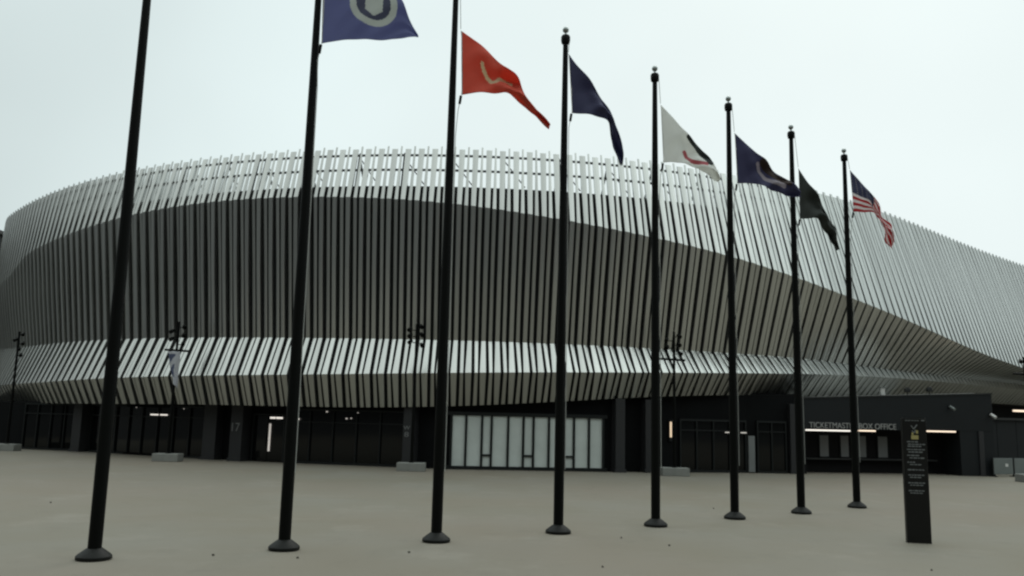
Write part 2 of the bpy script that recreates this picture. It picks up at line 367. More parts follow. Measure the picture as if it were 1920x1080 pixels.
# ------------------------------------------------------------------ the arena
arena = empty('arena', (2, 60, 0))
arena_inv = Matrix.Translation((-2, -60, 0))
tag(arena, 'huge oval arena wrapped in folded silver fins above a dark glazed ground floor', 'arena')
def put(mb, name, mats, parent=arena, **k):
    o = mb.build(name, mats, None, **k)
    if parent:
        o.parent = parent; o.matrix_parent_inverse = arena_inv
    return o
def putsub(mb, name, mats, part, **k):
    o = mb.build(name, mats, None, **k); o.parent = part
    return o

PITCH = .69
s0, s1 = arc(-96), arc(108)
npair = int((s1 - s0) / PITCH)
# each pair of fins: edges (left, right) as a fraction of the pitch at every level, and how far the front sits back
WIDE = {'top': (.06, .50), 'ub': (.08, .41), 'mid': (.09, .39), 'w': (.10, .40), 'lb': (.04, .46), 'bot': (.10, .41)}
NARROW = {'top': (.70, .83), 'ub': (.60, .86), 'mid': (.61, .85), 'w': (.62, .87), 'lb': (.68, .90), 'bot': (.62, .89)}
RECESS = {'top': .03, 'ub': .09, 'mid': .16, 'w': .12, 'lb': .05, 'bot': .12}
FD = .15
def fdep(a):
    """the side returns are deeper towards both ends"""
    return .24 + crom(a, [-60, -34, 6, 34], [.30, .0, .0, .34])
def band(name, levels, tilt_top=False):
    mb = MB()
    for i in range(npair):
        for kind, tab in (('w', WIDE), ('n', NARROW)):
            rows = []
            for k in levels:
                e0, e1 = tab[k]; back = RECESS[k] if kind == 'n' else 0.0
                am = ang(s0 + (i + .5) * PITCH); gap = crom(am, [-62, -42, 4, 28], [.045, 0, 0, .05]); e0 -= gap; e1 += gap
                back *= crom(am, [0, 25], [1, .45])
                a0 = ang(s0 + (i + e0) * PITCH); a1 = ang(s0 + (i + e1) * PITCH)
                dz = 0.0
                if k == 'top': dz = .0 if kind == 'w' else .15
                if k == 'top' and kind == 'w': dz += .012 * math.sin(i * 1.7)
                am = .5 * (a0 + a1)
                fd = fdep(am) if k != 'top' else .07
                rows.append((pt(k, a0, fd, dz), pt(k, a0, back, dz), pt(k, am, back - .012, dz), pt(k, a1, back, dz), pt(k, a1, fd, dz)))
            vs = [p - Vector((0, 0, 0)) for r in rows for p in r]; fs = []
            for j in range(len(levels) - 1):
                for c in range(4):
                    fs.append((j * 5 + c, j * 5 + c + 1, (j + 1) * 5 + c + 1, (j + 1) * 5 + c))
            mb.add(vs, fs)
    return put(mb, name, M['fin'])
for nm, lv in (('crown_cladding', ('ub', 'top')), ('overhang_cladding', ('w', 'mid', 'ub')), ('waist_cladding', ('lb', 'w')), ('hem_cladding', ('bot', 'lb'))):
    band(nm, lv)

# black membrane behind the fins
BACKTOP = 13.98
ab = np.arange(-98, 110.1, 1.0)
def bpt(k, a):
    if k == 'bt':
        zu, zt = hgt('ub', a), hgt('top', a); t = min(max((BACKTOP - zu) / (zt - zu), .05), .9)
        p = plan(a) + normal(a) * (off('ub', a) * (1 - t) + off('top', a) * t - fdep(a) - .12); p.z = zu + (zt - zu) * t; return p
    if k == 'ri':
        p = bpt('bt', a); p = p - normal(a) * .5; return p
    return pt(k, a, fdep(a) + .12)
lv = ('bot', 'lb', 'w', 'mid', 'ub', 'bt', 'ri')
mb = MB(); vs = [bpt(k, a) for a in ab for k in lv]; fs = []; q = len(lv)
for i in range(len(ab) - 1):
    for j in range(q - 1): fs.append((i * q + j, (i + 1) * q + j, (i + 1) * q + j + 1, i * q + j + 1))
mb.add(vs, fs); put(mb, 'backing_wall', M['backing'])
# roof, just inside and below the top of the membrane
mb = MB(); rim = [bpt('ri', a) - Vector((0, 0, .25)) for a in ab]; inner = [Vector((PC[0] + (p.x - PC[0]) * .6, PC[1] + (p.y - PC[1]) * .6, 13.6)) for p in rim]
cc = Vector((PC[0], PC[1] + 8, 13.65)); m_ = len(ab)
mb.add(rim + inner + [cc], [(i, i + 1, m_ + i + 1, m_ + i) for i in range(m_ - 1)] + [(m_ + i, m_ + i + 1, 2 * m_) for i in range(m_ - 1)])
put(mb, 'roof', M['roof'])
# soffit under the hem, from the hem back to the ground-floor wall
mb = MB(); vs = []
for a in ab:
    p = pt('bot', a, FD * .6, .03); q_ = plan(a) + normal(a) * (-3.6); q_.z = p.z + .02; vs += [p, q_]
mb.add(vs, [(2 * i, 2 * i + 2, 2 * i + 3, 2 * i + 1) for i in range(m_ - 1)])
put(mb, 'soffit', M['soffit'])
# parapet rails and posts behind the crown fins
def crown(a, z, d):
    zu, zt = hgt('ub', a), hgt('top', a); t = (z - zu) / (zt - zu)
    p = plan(a) + normal(a) * (off('ub', a) * (1 - t) + off('top', a) * t - d); p.z = z; return p
for z in (15.70, 14.86):
    mb = MB(); vs = []
    for a in ab:
        for d, dz in ((.16, -.055), (.16, .055), (.26, .055), (.26, -.055)): vs.append(crown(a, z + dz, d))
    mb.add(vs, [(i * 4 + c, i * 4 + (c + 1) % 4, (i + 1) * 4 + (c + 1) % 4, (i + 1) * 4 + c) for i in range(m_ - 1) for c in range(4)])
    put(mb, 'parapet_rail', M['steel_dark'])
sp = arc(-62)
while sp < arc(40):
    a = ang(sp); mb = MB()
    mb.tube([crown(a, 13.7, .36), crown(a, 15.85, .36)], .085, 6)
    p0 = crown(a, 15.6, .36); mb.tube([p0, p0 - normal(a) * 1.0 + Vector((0, 0, -1.5))], .05, 6)
    p1 = crown(ang(sp + 1.1), 14.1, .4); mb.tube([p0, p1], .03, 6)
    put(mb, 'parapet_post', M['steel_dark'])
    sp += 2.6 + random.uniform(-.3, .3)

# ------------------------------------------------------------------ ground-floor wall of the arena
WL = [(-29.5, 51.84), (-25.15, 50.81), (-20.11, 47.81), (-15.57, 45.76), (-12.39, 44.49), (-9.49, 43.74), (-6.68, 43.02), (-2.95, 42.07), (4.86, 43.01), (8.64, 44.04), (12.45, 45.06), (15.45, 45.32)]
WC = [2.45]
for i in range(1, len(WL)): WC.append(WC[-1] + math.dist(WL[i], WL[i - 1]))
def wall(u, d=0.0, z=0.0):
    """point u metres along the wall, d metres proud of it"""
    x = np.interp(u, WC, [p[0] for p in WL]); y = np.interp(u, WC, [p[1] for p in WL])
    i = max(0, min(int(np.searchsorted(WC, u)) - 1, len(WL) - 2))
    t = Vector((WL[i + 1][0] - WL[i][0], WL[i + 1][1] - WL[i][1], 0)).normalized(); nn = Vector((t.y, -t.x, 0))
    return Vector((x, y, z)) + nn * d
def wframe(u0, u1):
    a, b = wall(u0), wall(u1); t = (b - a).normalized(); return a, b, t, Vector((t.y, -t.x, 0))
mb = MB()
base = [plan(a) - normal(a) * 1.3 for a in np.arange(-96, -64, 4)] + [Vector((-35.0, 57.4, 0)), Vector((-33.4, 54.6, 0)), Vector((-31.6, 52.6, 0))]
base = [Vector((p.x, p.y, 0)) for p in base] + [Vector((x, y, 0)) for x, y in WL]
tail = [plan(a) - normal(a) * 3.4 for a in np.arange(34, 108, 4)]
base += [Vector((16.2, 47.6, 0))] + [Vector((p.x, p.y, 0)) for p in tail]
vs = []
for p in base:
    aa_ = math.degrees(math.atan2(p.x - PC[0], PC[1] - p.y)); vs += [p, p + Vector((0, 0, hgt('bot', aa_) + .06))]
mb.add(vs, [(2 * i, 2 * i + 2, 2 * i + 3, 2 * i + 1) for i in range(len(base) - 1)])
put(mb, 'base_wall', M['basewall'])
def wbox(mb, u0, u1, z0, z1, d0, d1, chamfer=0.0):
    a, b, t, nn = wframe(u0, u1); c = (a + b) / 2 + nn * (d0 + d1) / 2; c.z = (z0 + z1) / 2
    mb.box(c, ((b - a).length, abs(d1 - d0), z1 - z0), (t, nn, Vector((0, 0, 1))), chamfer=chamfer)
def column(u0, u1, depth=.6, top=3.6):
    mb = MB(); wbox(mb, u0, u1, 0.0, top, -.1, depth, .02); wbox(mb, u0 - .05, u1 + .05, 0.0, .16, -.1, depth + .05)
    return put(mb, 'column', M['column'])
col_a = column(6.85, 7.65); column(17.45, 18.3); col_c = column(19.3, 20.05, .7); col_d = column(28.85, 29.4, .7)
column(39.1, 39.6); column(40.7, 41.35); column(48.95, 49.3, .3)
def number_mark(body, size, u0, d, z, u1, part):
    a, b, t, nn = wframe(u0, u1); o = text('number_mark', body, size, Vector((a.x, a.y, z)) + nn * d, t, M['mark'], None, (b - a).length, .01)
    o.parent = part; o.matrix_parent_inverse = Matrix.Identity(4); return o
number_mark('17', .62, 19.42, .72, 1.52, 19.92, col_c)
number_mark('W', .26, 28.88, .72, 1.85, 29.22, col_d); number_mark('8', .34, 28.94, .72, 1.5, 29.16, col_d)

def storefront(u0, u1, z0, z1, ncell, transom=None, d=.16):
    """glazed run: dark frame with its panes"""
    mb = MB(); wd = .07
    wbox(mb, u0, u1, z0, z0 + .12, 0.01, d); wbox(mb, u0, u1, z1 - .1, z1, 0.01, d)
    cells = np.linspace(u0, u1, ncell + 1)
    for i, c in enumerate(cells):
        lo, hi = (c, c + wd) if i == 0 else ((c - wd, c) if i == ncell else (c - wd / 2, c + wd / 2))
        wbox(mb, lo, hi, z0 + .12, z1 - .1, 0.01, d)
    fr = put(mb, 'window', M['frame'])
    for i in range(ncell):
        p = MB(); wbox(p, cells[i] + wd * .5 + .003, cells[i + 1] - wd * .5 - .003, z0 + .123, z1 - .103, .03, .06)
        putsub(p, 'pane', M['glass'], fr)
        if transom:
            p = MB(); wbox(p, cells[i] + wd * .5, cells[i + 1] - wd * .5, transom, transom + .06, .065, d - .01); putsub(p, 'transom', M['frame'], fr)
    return fr
storefront(2.9, 6.7, 0, 2.75, 4, 2.1); storefront(7.9, 17.2, 0, 2.75, 8, 2.1)
storefront(22.3, 28.7, 0, 2.75, 5, 2.05); storefront(42.8, 46.6, 0, 2.7, 4, 2.1)
storefront(47.2, 48.8, 0, 2.7, 2, 2.1)

# doors beside the second column with a strip lamp round the frame
mb = MB()
wbox(mb, 20.25, 20.33, 0, 2.45, .0, .14); wbox(mb, 22.1, 22.18, 0, 2.45, 0, .14); wbox(mb, 20.33, 22.1, 2.37, 2.45, 0, .14)
dr = put(mb, 'door', M['frame'])
for a_, b_ in ((20.35, 21.2), (21.22, 22.08)):
    p = MB(); wbox(p, a_, b_, .05, 2.35, .03, .08); putsub(p, 'door_leaf', M['glass'], dr)
    p = MB(); wbox(p, (b_ - .1 if a_ < 21 else a_ + .06), (b_ - .06 if a_ < 21 else a_ + .1), .8, 1.5, .09, .13); putsub(p, 'handle', M['frame'], dr)
def strip(u0, u1, z0, z1, d0, d1, m, name='strip_light'):
    mb = MB(); wbox(mb, u0, u1, z0, z1, d0, d1); return put(mb, name, m)
strip(21.30, 21.40, .55, 1.95, .15, .19, M['leddim']); strip(21.33, 21.62, 2.2, 2.29, .15, .2, M['ledw'])
strip(21.68, 22.03, 2.2, 2.29, .15, .2, M['ledw']); strip(22.72, 22.98, 2.17, 2.26, .17, .21, M['ledw'])
strip(13.2, 13.78, 2.21, 2.28, .17, .2, M['ledw']); strip(13.92, 14.45, 2.21, 2.28, .17, .2, M['ledw'])
# small lamps seen through the glass
for u, z, r_ in ((24.5, 2.62, .05), (26.2, 2.6, .03), (25.6, 2.3, .05), (25.85, 2.32, .04), (12.0, 2.62, .03), (15.6, 2.6, .03)):
    mb = MB(); wbox(mb, u - r_, u + r_, z - r_ * .7, z + r_ * .7, .168, .19); put(mb, 'small_lamp', M['leddim'])
strip(45.35, 45.75, 2.03, 2.08, .17, .2, M['leddim']); strip(46.25, 46.58, 2.03, 2.08, .17, .2, M['leddim'])
# wall lamp at the right
mb = MB(); wbox(mb, 42.22, 42.38, 1.55, 2.55, .02, .12); wbox(mb, 42.18, 42.42, 2.55, 2.62, .02, .16)
wl = put(mb, 'wall_lamp', M['frame'])
p = MB(); wbox(p, 42.25, 42.35, 1.75, 2.53, .122, .15); putsub(p, 'lamp_glass', M['sconce'], wl)
# pale door panel right
mb = MB(); wbox(mb, 46.72, 47.06, .05, 1.9, .02, .2, .01); put(mb, 'side_panel', M['office_panel'])

# frosted glazed screen: eleven tall panes, three of them split by a low rail
edges = [31.08, 31.8, 32.58, 33.05, 33.87, 34.63, 35.13, 35.9, 36.67, 37.16, 37.92, 38.64]
mb = MB(); sd0, sd1 = .02, .2
wbox(mb, 30.85, 38.85, 0, .17, sd0, sd1); wbox(mb, 30.85, 38.85, 2.6, 2.78, sd0, sd1)
for i, c in enumerate(edges):
    wbox(mb, c - .055, c + .055, .17, 2.6, sd0, sd1)
scr = put(mb, 'glazed_screen', M['frame'])
for i in range(11):
    a_, b_ = edges[i] + .058, edges[i + 1] - .058
    p = MB(); wbox(p, a_, b_, .173, 2.597, .06, .1); putsub(p, 'pane', M['frost'], scr)
    if i in (2, 5, 8):
        p = MB(); wbox(p, a_, b_, .66, .75, .102, .18); putsub(p, 'rail', M['frame'], scr)

# far right strip lamp under the arena soffit
mb = MB(); mb.box((34.6, 56.3, 3.78), (4.0, .12, .12), (Vector((.92, .38, 0)), Vector((-.38, .92, 0)), Vector((0, 0, 1)))); put(mb, 'strip_light', M['ledwarm'])
# ------------------------------------------------------------------ ticket office
BL, BR = Vector((15.45, 45.32, 0)), Vector((26.7, 47.26, 0)); T = (BR - BL).normalized(); NO = Vector((T.y, -T.x, 0)); LEN = (BR - BL).length
off_ = empty('ticket_office', BL)
tag(off_, 'low charcoal ticket office with lit strip lamps, jutting from the right of the arena', 'ticket office')
OI = Matrix.Translation(-BL)
def oput(mb, name, m, parent=off_):
    o = mb.build(name, m)
    o.parent = parent
    if parent is off_: o.matrix_parent_inverse = OI
    return o
def op(u, d, z): return BL + T * u + NO * d + Vector((0, 0, z))
def obox(mb, u0, u1, d0, d1, z0, z1, chamfer=0.0):
    mb.box(op((u0 + u1) / 2, (d0 + d1) / 2, (z0 + z1) / 2), (u1 - u0, abs(d1 - d0), z1 - z0), (T, NO, Vector((0, 0, 1))), chamfer=chamfer)
def oprism(mb, u0, u1, d0, d1, z0a, z0b, z1a, z1b):
    vs = [op(u0, d0, z0a), op(u1, d0, z0b), op(u1, d1, z0b), op(u0, d1, z0a), op(u0, d0, z1a), op(u1, d0, z1b), op(u1, d1, z1b), op(u0, d1, z1a)]
    mb.add(vs, [(0, 1, 2, 3), (7, 6, 5, 4), (0, 4, 5, 1), (1, 5, 6, 2), (2, 6, 7, 3), (3, 7, 4, 0)])
mb = MB(); oprism(mb, 0, LEN, 0, -1.6, 2.30, 2.45, 3.92, 4.46); oput(mb, 'fascia', M['office'])
mb = MB(); oprism(mb, -.04, LEN + .04, .04, -1.64, 3.92, 4.46, 3.99, 4.53); oput(mb, 'coping', M['steel_dark'])
mb = MB(); oprism(mb, .1, LEN - .1, -1.2, -6.5, 3.80, 4.2, 4.02, 4.56); oput(mb, 'roof', mat('pale_bounce_roof', (.42, .42, .40), .8, var=.08, vscale=.4))  # roof slab added in a pale tone to bounce light onto the hem
mb = MB(); obox(mb, 0.0, 9.35, -1.9, -1.6, 0, 4.0); oput(mb, 'back_wall', M['office_dark'])
mb = MB(); obox(mb, 9.35, LEN, -1.6, -.02, 0, 2.44); oput(mb, 'end_wall', M['office'])
mb = MB(); obox(mb, 10.45, 10.75, -.02, .06, 0, 2.42, .01); oput(mb, 'pilaster', M['column'])
mb = MB(); obox(mb, -.0, .25, -1.6, -.02, 0, 2.3); oput(mb, 'side_wall', M['office_dark'])
for u0, u1 in ((1.9, 2.4), (3.15, 3.6), (4.15, 4.65), (5.4, 5.95)):
    mb = MB(); obox(mb, u0 - .06, u1 + .06, -1.598, -1.53, .8, 2.05); wf = oput(mb, 'ticket_window', M['frame'])
    p = MB(); obox(p, u0, u1, -1.528, -1.515, .86, 1.99); o = p.build('pane', M['office_panel']); o.parent = wf
mb = MB(); obox(mb, .6, 8.8, -1.6, -1.2, .7, .78, .01); oput(mb, 'counter', M['steel_dark'])
for u0, u1, m in ((.23, 3.25, 'ledw'), (3.33, 4.3, 'ledwarm'), (7.35, 9.1, 'ledwarm')):
    z = 2.30 + .15 * ((u0 + u1) / 2) / LEN
    mb = MB(); obox(mb, u0, u1, -.12, .0, z - .085, z - .006); oput(mb, 'strip_light', M[m])
text('sign_lettering', 'TICKETMASTER BOX OFFICE', .43, op(.45, .012, 2.40), T, M['letter'], None, 5.05, .02).parent = off_
bpy.data.objects['sign_lettering'].matrix_parent_inverse = OI
# things fixed on the office
def camera_thing(u, z, label, m1):
    e_ = empty('security_camera', op(u, .0, z)); tag(e_, label, 'security camera')
    mb = MB(); mb.box((0, 0, 0), (.12, .12, .16)); b_ = mb.build('bracket', M['steel_dark'], e_)
    mb = MB(); d = Vector((.25, -.85, -.45)).normalized(); mb.tube([NO * .06, NO * .06 + d * .36], .075, 10); mb.build('housing', m1, e_)
camera_thing(LEN - .15, 3.35, 'small white security camera at the right corner of the ticket office', M['white_plastic'])
camera_thing(8.78, 3.72, 'small grey security camera high on the ticket office fascia', M['barrier'])
def rooflamp(u, label):
    z = 3.99 + .54 * u / LEN
    e_ = empty('floodlight', op(u, -.4, z)); tag(e_, label, 'floodlight', 'floodlights on the ticket office roof')
    mb = MB(); mb.tube([(0, 0, 0), (0, 0, .18)], .03, 6); mb.build('stem', M['steel_dark'], e_)
    mb = MB(); mb.box((0, 0, .26), (.3, .2, .2), chamfer=.03); mb.box((0, -.02, .38), (.16, .16, .07), chamfer=.02); mb.build('lamp_housing', M['steel_dark'], e_)
rooflamp(6.55, 'smaller black floodlight on the ticket office roof edge, the left one of two')
rooflamp(7.9, 'black floodlight on the ticket office roof nearest the right corner')
e_ = empty('roof_vent', op(5.05, -.4, 3.99 + .54 * 5.05 / LEN)); tag(e_, 'small pale roof vent standing on the ticket office roof', 'roof vent')
mb = MB(); mb.box((0, 0, .2), (.22, .22, .4), chamfer=.02); mb.build('vent_body', M['white_plastic'], e_)
mb = MB(); mb.box((0, 0, .43), (.3, .3, .05), chamfer=.01); mb.build('vent_cap', M['barrier'], e_)

# dark panelled wall beyond the office, and the barrier in front of it
mb = MB(); d_ = Vector((.94, .34, 0)); nn = Vector((.34, -.94, 0))
c0 = Vector((27.0, 49.6, 0))
sw = empty('panelled_wall', c0); tag(sw, 'dark panelled wall between the ticket office corner and the right edge', 'wall')
for i in range(6):
    mb = MB(); mb.box(d_ * (.75 + 1.53 * i) + Vector((0, 0, 1.55)), (1.5, .2, 3.1), (d_, nn, Vector((0, 0, 1))), chamfer=.01); mb.build('wall_panel', M['office'], sw)
mb = MB(); mb.box(d_ * 4.6 + nn * .05 + Vector((0, 0, 3.16)), (9.3, .4, .12), (d_, nn, Vector((0, 0, 1)))); mb.build('coping', M['steel_dark'], sw)

b0 = Vector((26.41, 47.0, 0)); bd = Vector((.945, .33, 0)); bn = Vector((.33, -.945, 0))
br = empty('crowd_barrier', b0); tag(br, 'grey panel barrier on the plaza beside the ticket office corner', 'barrier')
for k in range(2):
    mb = MB(); mb.box(bd * (.72 + 1.5 * k) + Vector((0, 0, .56)), (1.4, .06, .86), (bd, bn, Vector((0, 0, 1))), chamfer=.01); mb.build('panel', M['barrier'], br)
for k in range(3):
    mb = MB(); mb.box(bd * (1.5 * k - .02) + Vector((0, 0, .5)), (.07, .09, 1.0), (bd, bn, Vector((0, 0, 1)))); mb.box(bd * (1.5 * k - .02) + Vector((0, 0, .02)), (.08, .5, .04), (bd, bn, Vector((0, 0, 1)))); mb.build('post', M['frame'], br)
mb = MB(); mb.box(bd * .95 + bn * .04 + Vector((0, 0, .62)), (.2, .015, .16), (bd, bn, Vector((0, 0, 1)))); mb.build('notice', M['white_plastic'], br)

# ------------------------------------------------------------------ dark building far off at the left
fb = empty('office_block', (-62, 88, 0)); tag(fb, 'dark building standing far behind the left end of the arena', 'building')
mb = MB(); mb.box((0, 0, 9.5), (24, 18, 19), chamfer=.2); mb.build('wall', M['far_wall'], fb)
mb = MB(); mb.box((0, 0, 19.2), (24.6, 18.6, .4), chamfer=.05); mb.build('roof', M['steel_dark'], fb)
for k in range(4):
    mb = MB(); mb.box((0, -9.02, 3.5 + 4.2 * k), (22, .1, 1.9)); mb.build('window_band', M['glass'], fb)

# ------------------------------------------------------------------ flagpoles
def flagpole(i, label):
    x, y, h = POLES[i]; h += .22 if i == 2 else 0
    e_ = empty('flagpole', (x, y, 0)); tag(e_, label, 'flagpole', 'row of black flagpoles')
    mb = MB(); mb.lathe([(.112, .02), (.112, 2.5), (.104, 4.5), (.092, 7.0), (.077, 9.5), (.062, h - .2)], 20); mb.build('shaft', M['pole'], e_, smooth=True)
    mb = MB(); mb.lathe([(.27, 0), (.285, .02), (.285, .06), (.262, .085), (.21, .125), (.155, .165), (.128, .185), (.113, .19)], 32); mb.build('base_collar', M['collar'], e_, smooth=True)
    mb = MB(); mb.lathe([(.062, h - .25), (.10, h - .22), (.112, h - .16), (.112, h - .06), (.09, h - .02), (.03, h)], 20); mb.build('truck', M['pole'], e_, smooth=True)
    mb = MB(); mb.lathe([(.022, h)] + [(.078 * math.sin(t), h + .125 - .078 * math.cos(t)) for t in np.linspace(.3, math.pi - .05, 12)], 18); mb.build('finial', M['ball'], e_, smooth=True)
    if i in FLAG_EDGE:
        t0 = FLAG_EDGE[i][0][0]; b0_ = FLAG_EDGE[i][1][0]
        mb = MB(); mb.tube([(.10, -.02, h - .1), (t0[0], -.15, t0[1] + .03)], .008, 5)
        mb.tube([(b0_[0], -.15, b0_[1] - .02), (b0_[0] - .06, -.12, b0_[1] - .35), (.105, -.05, b0_[1] - .9), (.118, -.04, 5.5), (.13, -.04, 1.4)], .008, 5)
        mb.build('halyard', M['rope'], e_)
        mb = MB(); mb.tube([(b0_[0] - .005, -.15, b0_[1] - .02), (b0_[0] - .03, -.14, b0_[1] - .2)], .03, 6); mb.build('snap_hook', M['pole'], e_)
    return e_
FP = ['leftmost and nearest black flagpole, its top and flag out of view',
      'second black flagpole from the left, flying the blue flag with the round seal',
      'black flagpole flying the red flag, third from the left',
      'black flagpole flying the plain navy flag that hangs down at its tip',
      'black flagpole flying the white flag in front of the arena',
      'black flagpole flying the navy flag with the pale curved emblem',
      'black flagpole flying the dark grey flag, second from the right',
      'rightmost black flagpole, flying the striped national flag']
for i in range(8): flagpole(i, FP[i])

# ------------------------------------------------------------------ flags: cloth hung between a top edge and a lower edge, with real folds
def curve_pts(P, n):
    P = np.array(P); d = np.r_[0, np.cumsum(np.linalg.norm(np.diff(P, axis=0), axis=1))]; d /= d[-1]
    return [(crom(t, d, P[:, 0]), crom(t, d, P[:, 1])) for t in np.linspace(0, 1, n)]
def dist_poly(p, poly):
    best = 1e9; bt = 0; n_ = len(poly) - 1
    for j in range(n_):
        a, b = np.array(poly[j]), np.array(poly[j + 1]); ab_ = b - a; t = np.clip(np.dot(p - a, ab_) / np.dot(ab_, ab_), 0, 1); d = np.linalg.norm(p - a - ab_ * t)
        if d < best: best = d; bt = (j + t) / n_
    return best, bt
def flag(i, name, label, mats, pick, nu=96, nv=64, amp=.10, folds=(1.6, 1.1, .4), yaw=.22):
    x, y, h = POLES[i]
    top = curve_pts(FLAG_EDGE[i][0], nu + 1); bot = curve_pts(FLAG_EDGE[i][1], nu + 1)
    vs = []; fs = []; mi = []
    for a in range(nu + 1):
        u = a / nu
        for b in range(nv + 1):
            v = b / nv
            dx = top[a][0] * (1 - v) + bot[a][0] * v; dz = top[a][1] * (1 - v) + bot[a][1] * v
            if a == 0: dx -= .07 * math.sin(math.pi * v) * -1 * .6
            r_ = min(1, 2.2 * u)
            d = amp * r_ * (math.sin(2 * math.pi * (folds[0] * u + folds[1] * v + folds[2])) + .45 * math.sin(2 * math.pi * (folds[0] * 2.1 * u - folds[1] * .7 * v + folds[2] * 2)) + .26 * math.sin(2 * math.pi * (4.3 * u + 2.4 * v + folds[2] * 3)))
            vs.append((dx, -.15 + yaw * dx * u + d, dz))
    for a in range(nu):
        for b in range(nv):
            q_ = a * (nv + 1) + b; fs.append((q_, q_ + 1, q_ + nv + 2, q_ + nv + 1))
            p = np.mean([vs[k] for k in fs[-1]], axis=0)
            mi.append(pick((a + .5) / nu, (b + .5) / nv, np.array((p[0], p[2]))))
    me = bpy.data.meshes.new(name); me.from_pydata(vs, [], fs)
    for m in mats: me.materials.append(M[m])
    me.polygons.foreach_set('material_index', mi); me.polygons.foreach_set('use_smooth', [True] * len(fs)); me.update()
    o = bpy.data.objects.new(name, me); COL.objects.link(o); o.location = (x, y, 0)
    md = o.modifiers.new('thickness', 'SOLIDIFY'); md.thickness = .006; md.offset = 0
    tag(o, label, 'flag', 'flags on the row of poles')
    return o
HEAD = .022
def pick_seal(u, v, p):
    if u < HEAD: return 1
    c = np.array(FLAG_MARK[1]['c'][0]); q_ = p - c; r_ = np.linalg.norm(q_ * np.array([1, 1 if q_[1] < 0 else .95]))
    if .335 < r_ < .47: return 2
    if r_ <= .335:
        if abs(q_[0] - .01) < .17 and q_[1] > -.26 and (q_[1] > -.14 or abs(q_[0] - .01) < .17 - (-.14 - q_[1]) * 1.3): return 2
        return 3
    return 0
flag(1, 'flag', 'large blue flag with a pale round seal, cut by the top edge', ('f_blue', 'f_head', 'f_grey', 'f_slate'), pick_seal, nu=150, nv=110, amp=.05, folds=(1.0, .5, .1))
def pick_red(u, v, p):
    if u < HEAD: return 1
    d, t = dist_poly(p, FLAG_MARK[2]['s'])
    return 2 if d < .035 + .02 * t else 0
flag(2, 'flag', 'red flag with a pale S-shaped squiggle, blown out to a long point', ('f_red', 'f_head', 'f_cream'), pick_red, amp=.11, folds=(1.3, 1.25, .15))
flag(3, 'flag', 'plain navy flag drooping to a narrow tail', ('f_navy_deep', 'f_head'), lambda u, v, p: 1 if u < HEAD else 0, amp=.10, folds=(1.5, 1.0, .5))
def pick_white(u, v, p):
    d, t = dist_poly(p, FLAG_MARK[4]['red'])
    if d < .055: return 1
    d, t = dist_poly(p, FLAG_MARK[4]['dark'])
    if d < .05 + .05 * t: return 2
    return 0
flag(4, 'flag', 'white flag with a red curve and a dark band printed near its tip', ('f_white', 'f_pink', 'f_dark'), pick_white, amp=.08, folds=(1.2, .9, .3))
def pick_pale(u, v, p):
    if u < HEAD: return 1
    d, t = dist_poly(p, FLAG_MARK[5]['pale'])
    if d < .05 + .02 * t: return 2
    d, t = dist_poly(p, FLAG_MARK[5]['brown'])
    if d < .10: return 3
    return 0
flag(5, 'flag', 'navy flag with a pale curved emblem and brown centre', ('f_navy', 'f_head', 'f_pale', 'f_brown'), pick_pale, amp=.09, folds=(1.4, 1.0, .2))
flag(6, 'flag', 'dark grey-green flag hanging to a point, between the navy and striped flags', ('f_black', 'f_head'), lambda u, v, p: 0, amp=.13, folds=(1.2, 1.1, .45))
STARS = {(int(3.5 + 5.4 * k), int(2 + 2.9 * r_ * 1.0)) for r_ in range(9) for k in range(6)}
def pick_usa(u, v, p):
    a, b = int(u * 96), int(v * 65)
    if u < .42 and v < 7 / 13: return 2 if not (u > .02 and ((a - 3) % 7 == 0) and ((b - 2) % 4 == 0)) else 1
    if u > .52: return 0 if (v * 4.4 + u * 1.2) % 1 < .62 else 1
    return 0 if int(v * 13) % 2 == 0 else 1
flag(7, 'flag', 'red and white striped flag with a starred blue corner on the rightmost pole', ('usa_red', 'usa_white', 'usa_blue'), pick_usa, nv=65, amp=.11, folds=(1.5, .8, .1))

# ------------------------------------------------------------------ plaza light standards
def light_standard(x, y, top, label, heads, arm=None, k=1.0, base_w=1.28):
    heads = [(a_ * k, 2.5 + (z_ - 2.5) * k) for a_, z_ in heads]; top = 2.5 + (top - 2.5) * k
    arm = arm and (2.5 + (arm[0] - 2.5) * k, arm[1] * k, arm[2] * k)
    x *= k; y *= k; rz = 0
    e_ = empty('plaza_light', (x, y, 0), rz); tag(e_, label, 'lamp post', 'floodlight posts in front of the arena')
    mb = MB(); mb.box((0, 0, .19), (base_w, .8, .38), chamfer=.025); mb.build('concrete_base', M['concrete'], e_)
    mb = MB(); mb.lathe([(.13, .38), (.13, .42), (.075, .45), (.07, 3.0), (.06, top)], 14); mb.build('post', M['pole'], e_, smooth=True)
    for hx, hz in heads:
        sx = 1 if hx > 0 else -1
        mb = MB(); mb.tube([(0, 0, hz - .05), (hx - sx * .1, 0, hz - .05)], .022, 6)
        d = Vector((sx * .35, -.8, -.45)).normalized(); c = Vector((hx, -.02, hz))
        mb.tube([c - d * .14, c - d * .1, c + d * .1, c + d * .15], [.04, .08, .098, .10], 12)
        mb.build('lamp_head', M['pole'], e_, smooth=True)
    if arm:
        mb = MB(); mb.tube([(-arm[1], 0, arm[0]), (arm[2], 0, arm[0] - .05)], .055, 8); mb.build('crossarm', M['pole'], e_)
    return e_
H5 = [(-.36, 6.55), (-.34, 6.18), (.24, 6.75), (.22, 6.33), (.28, 5.9)]
light_standard(-29.73, 51.24, 7.0, 'floodlight post at the far left edge, before the end of the arena', [(.25, 6.85), (-.15, 6.5), (.3, 6.3), (.1, 5.95), (.25, 5.6)], k=.965)
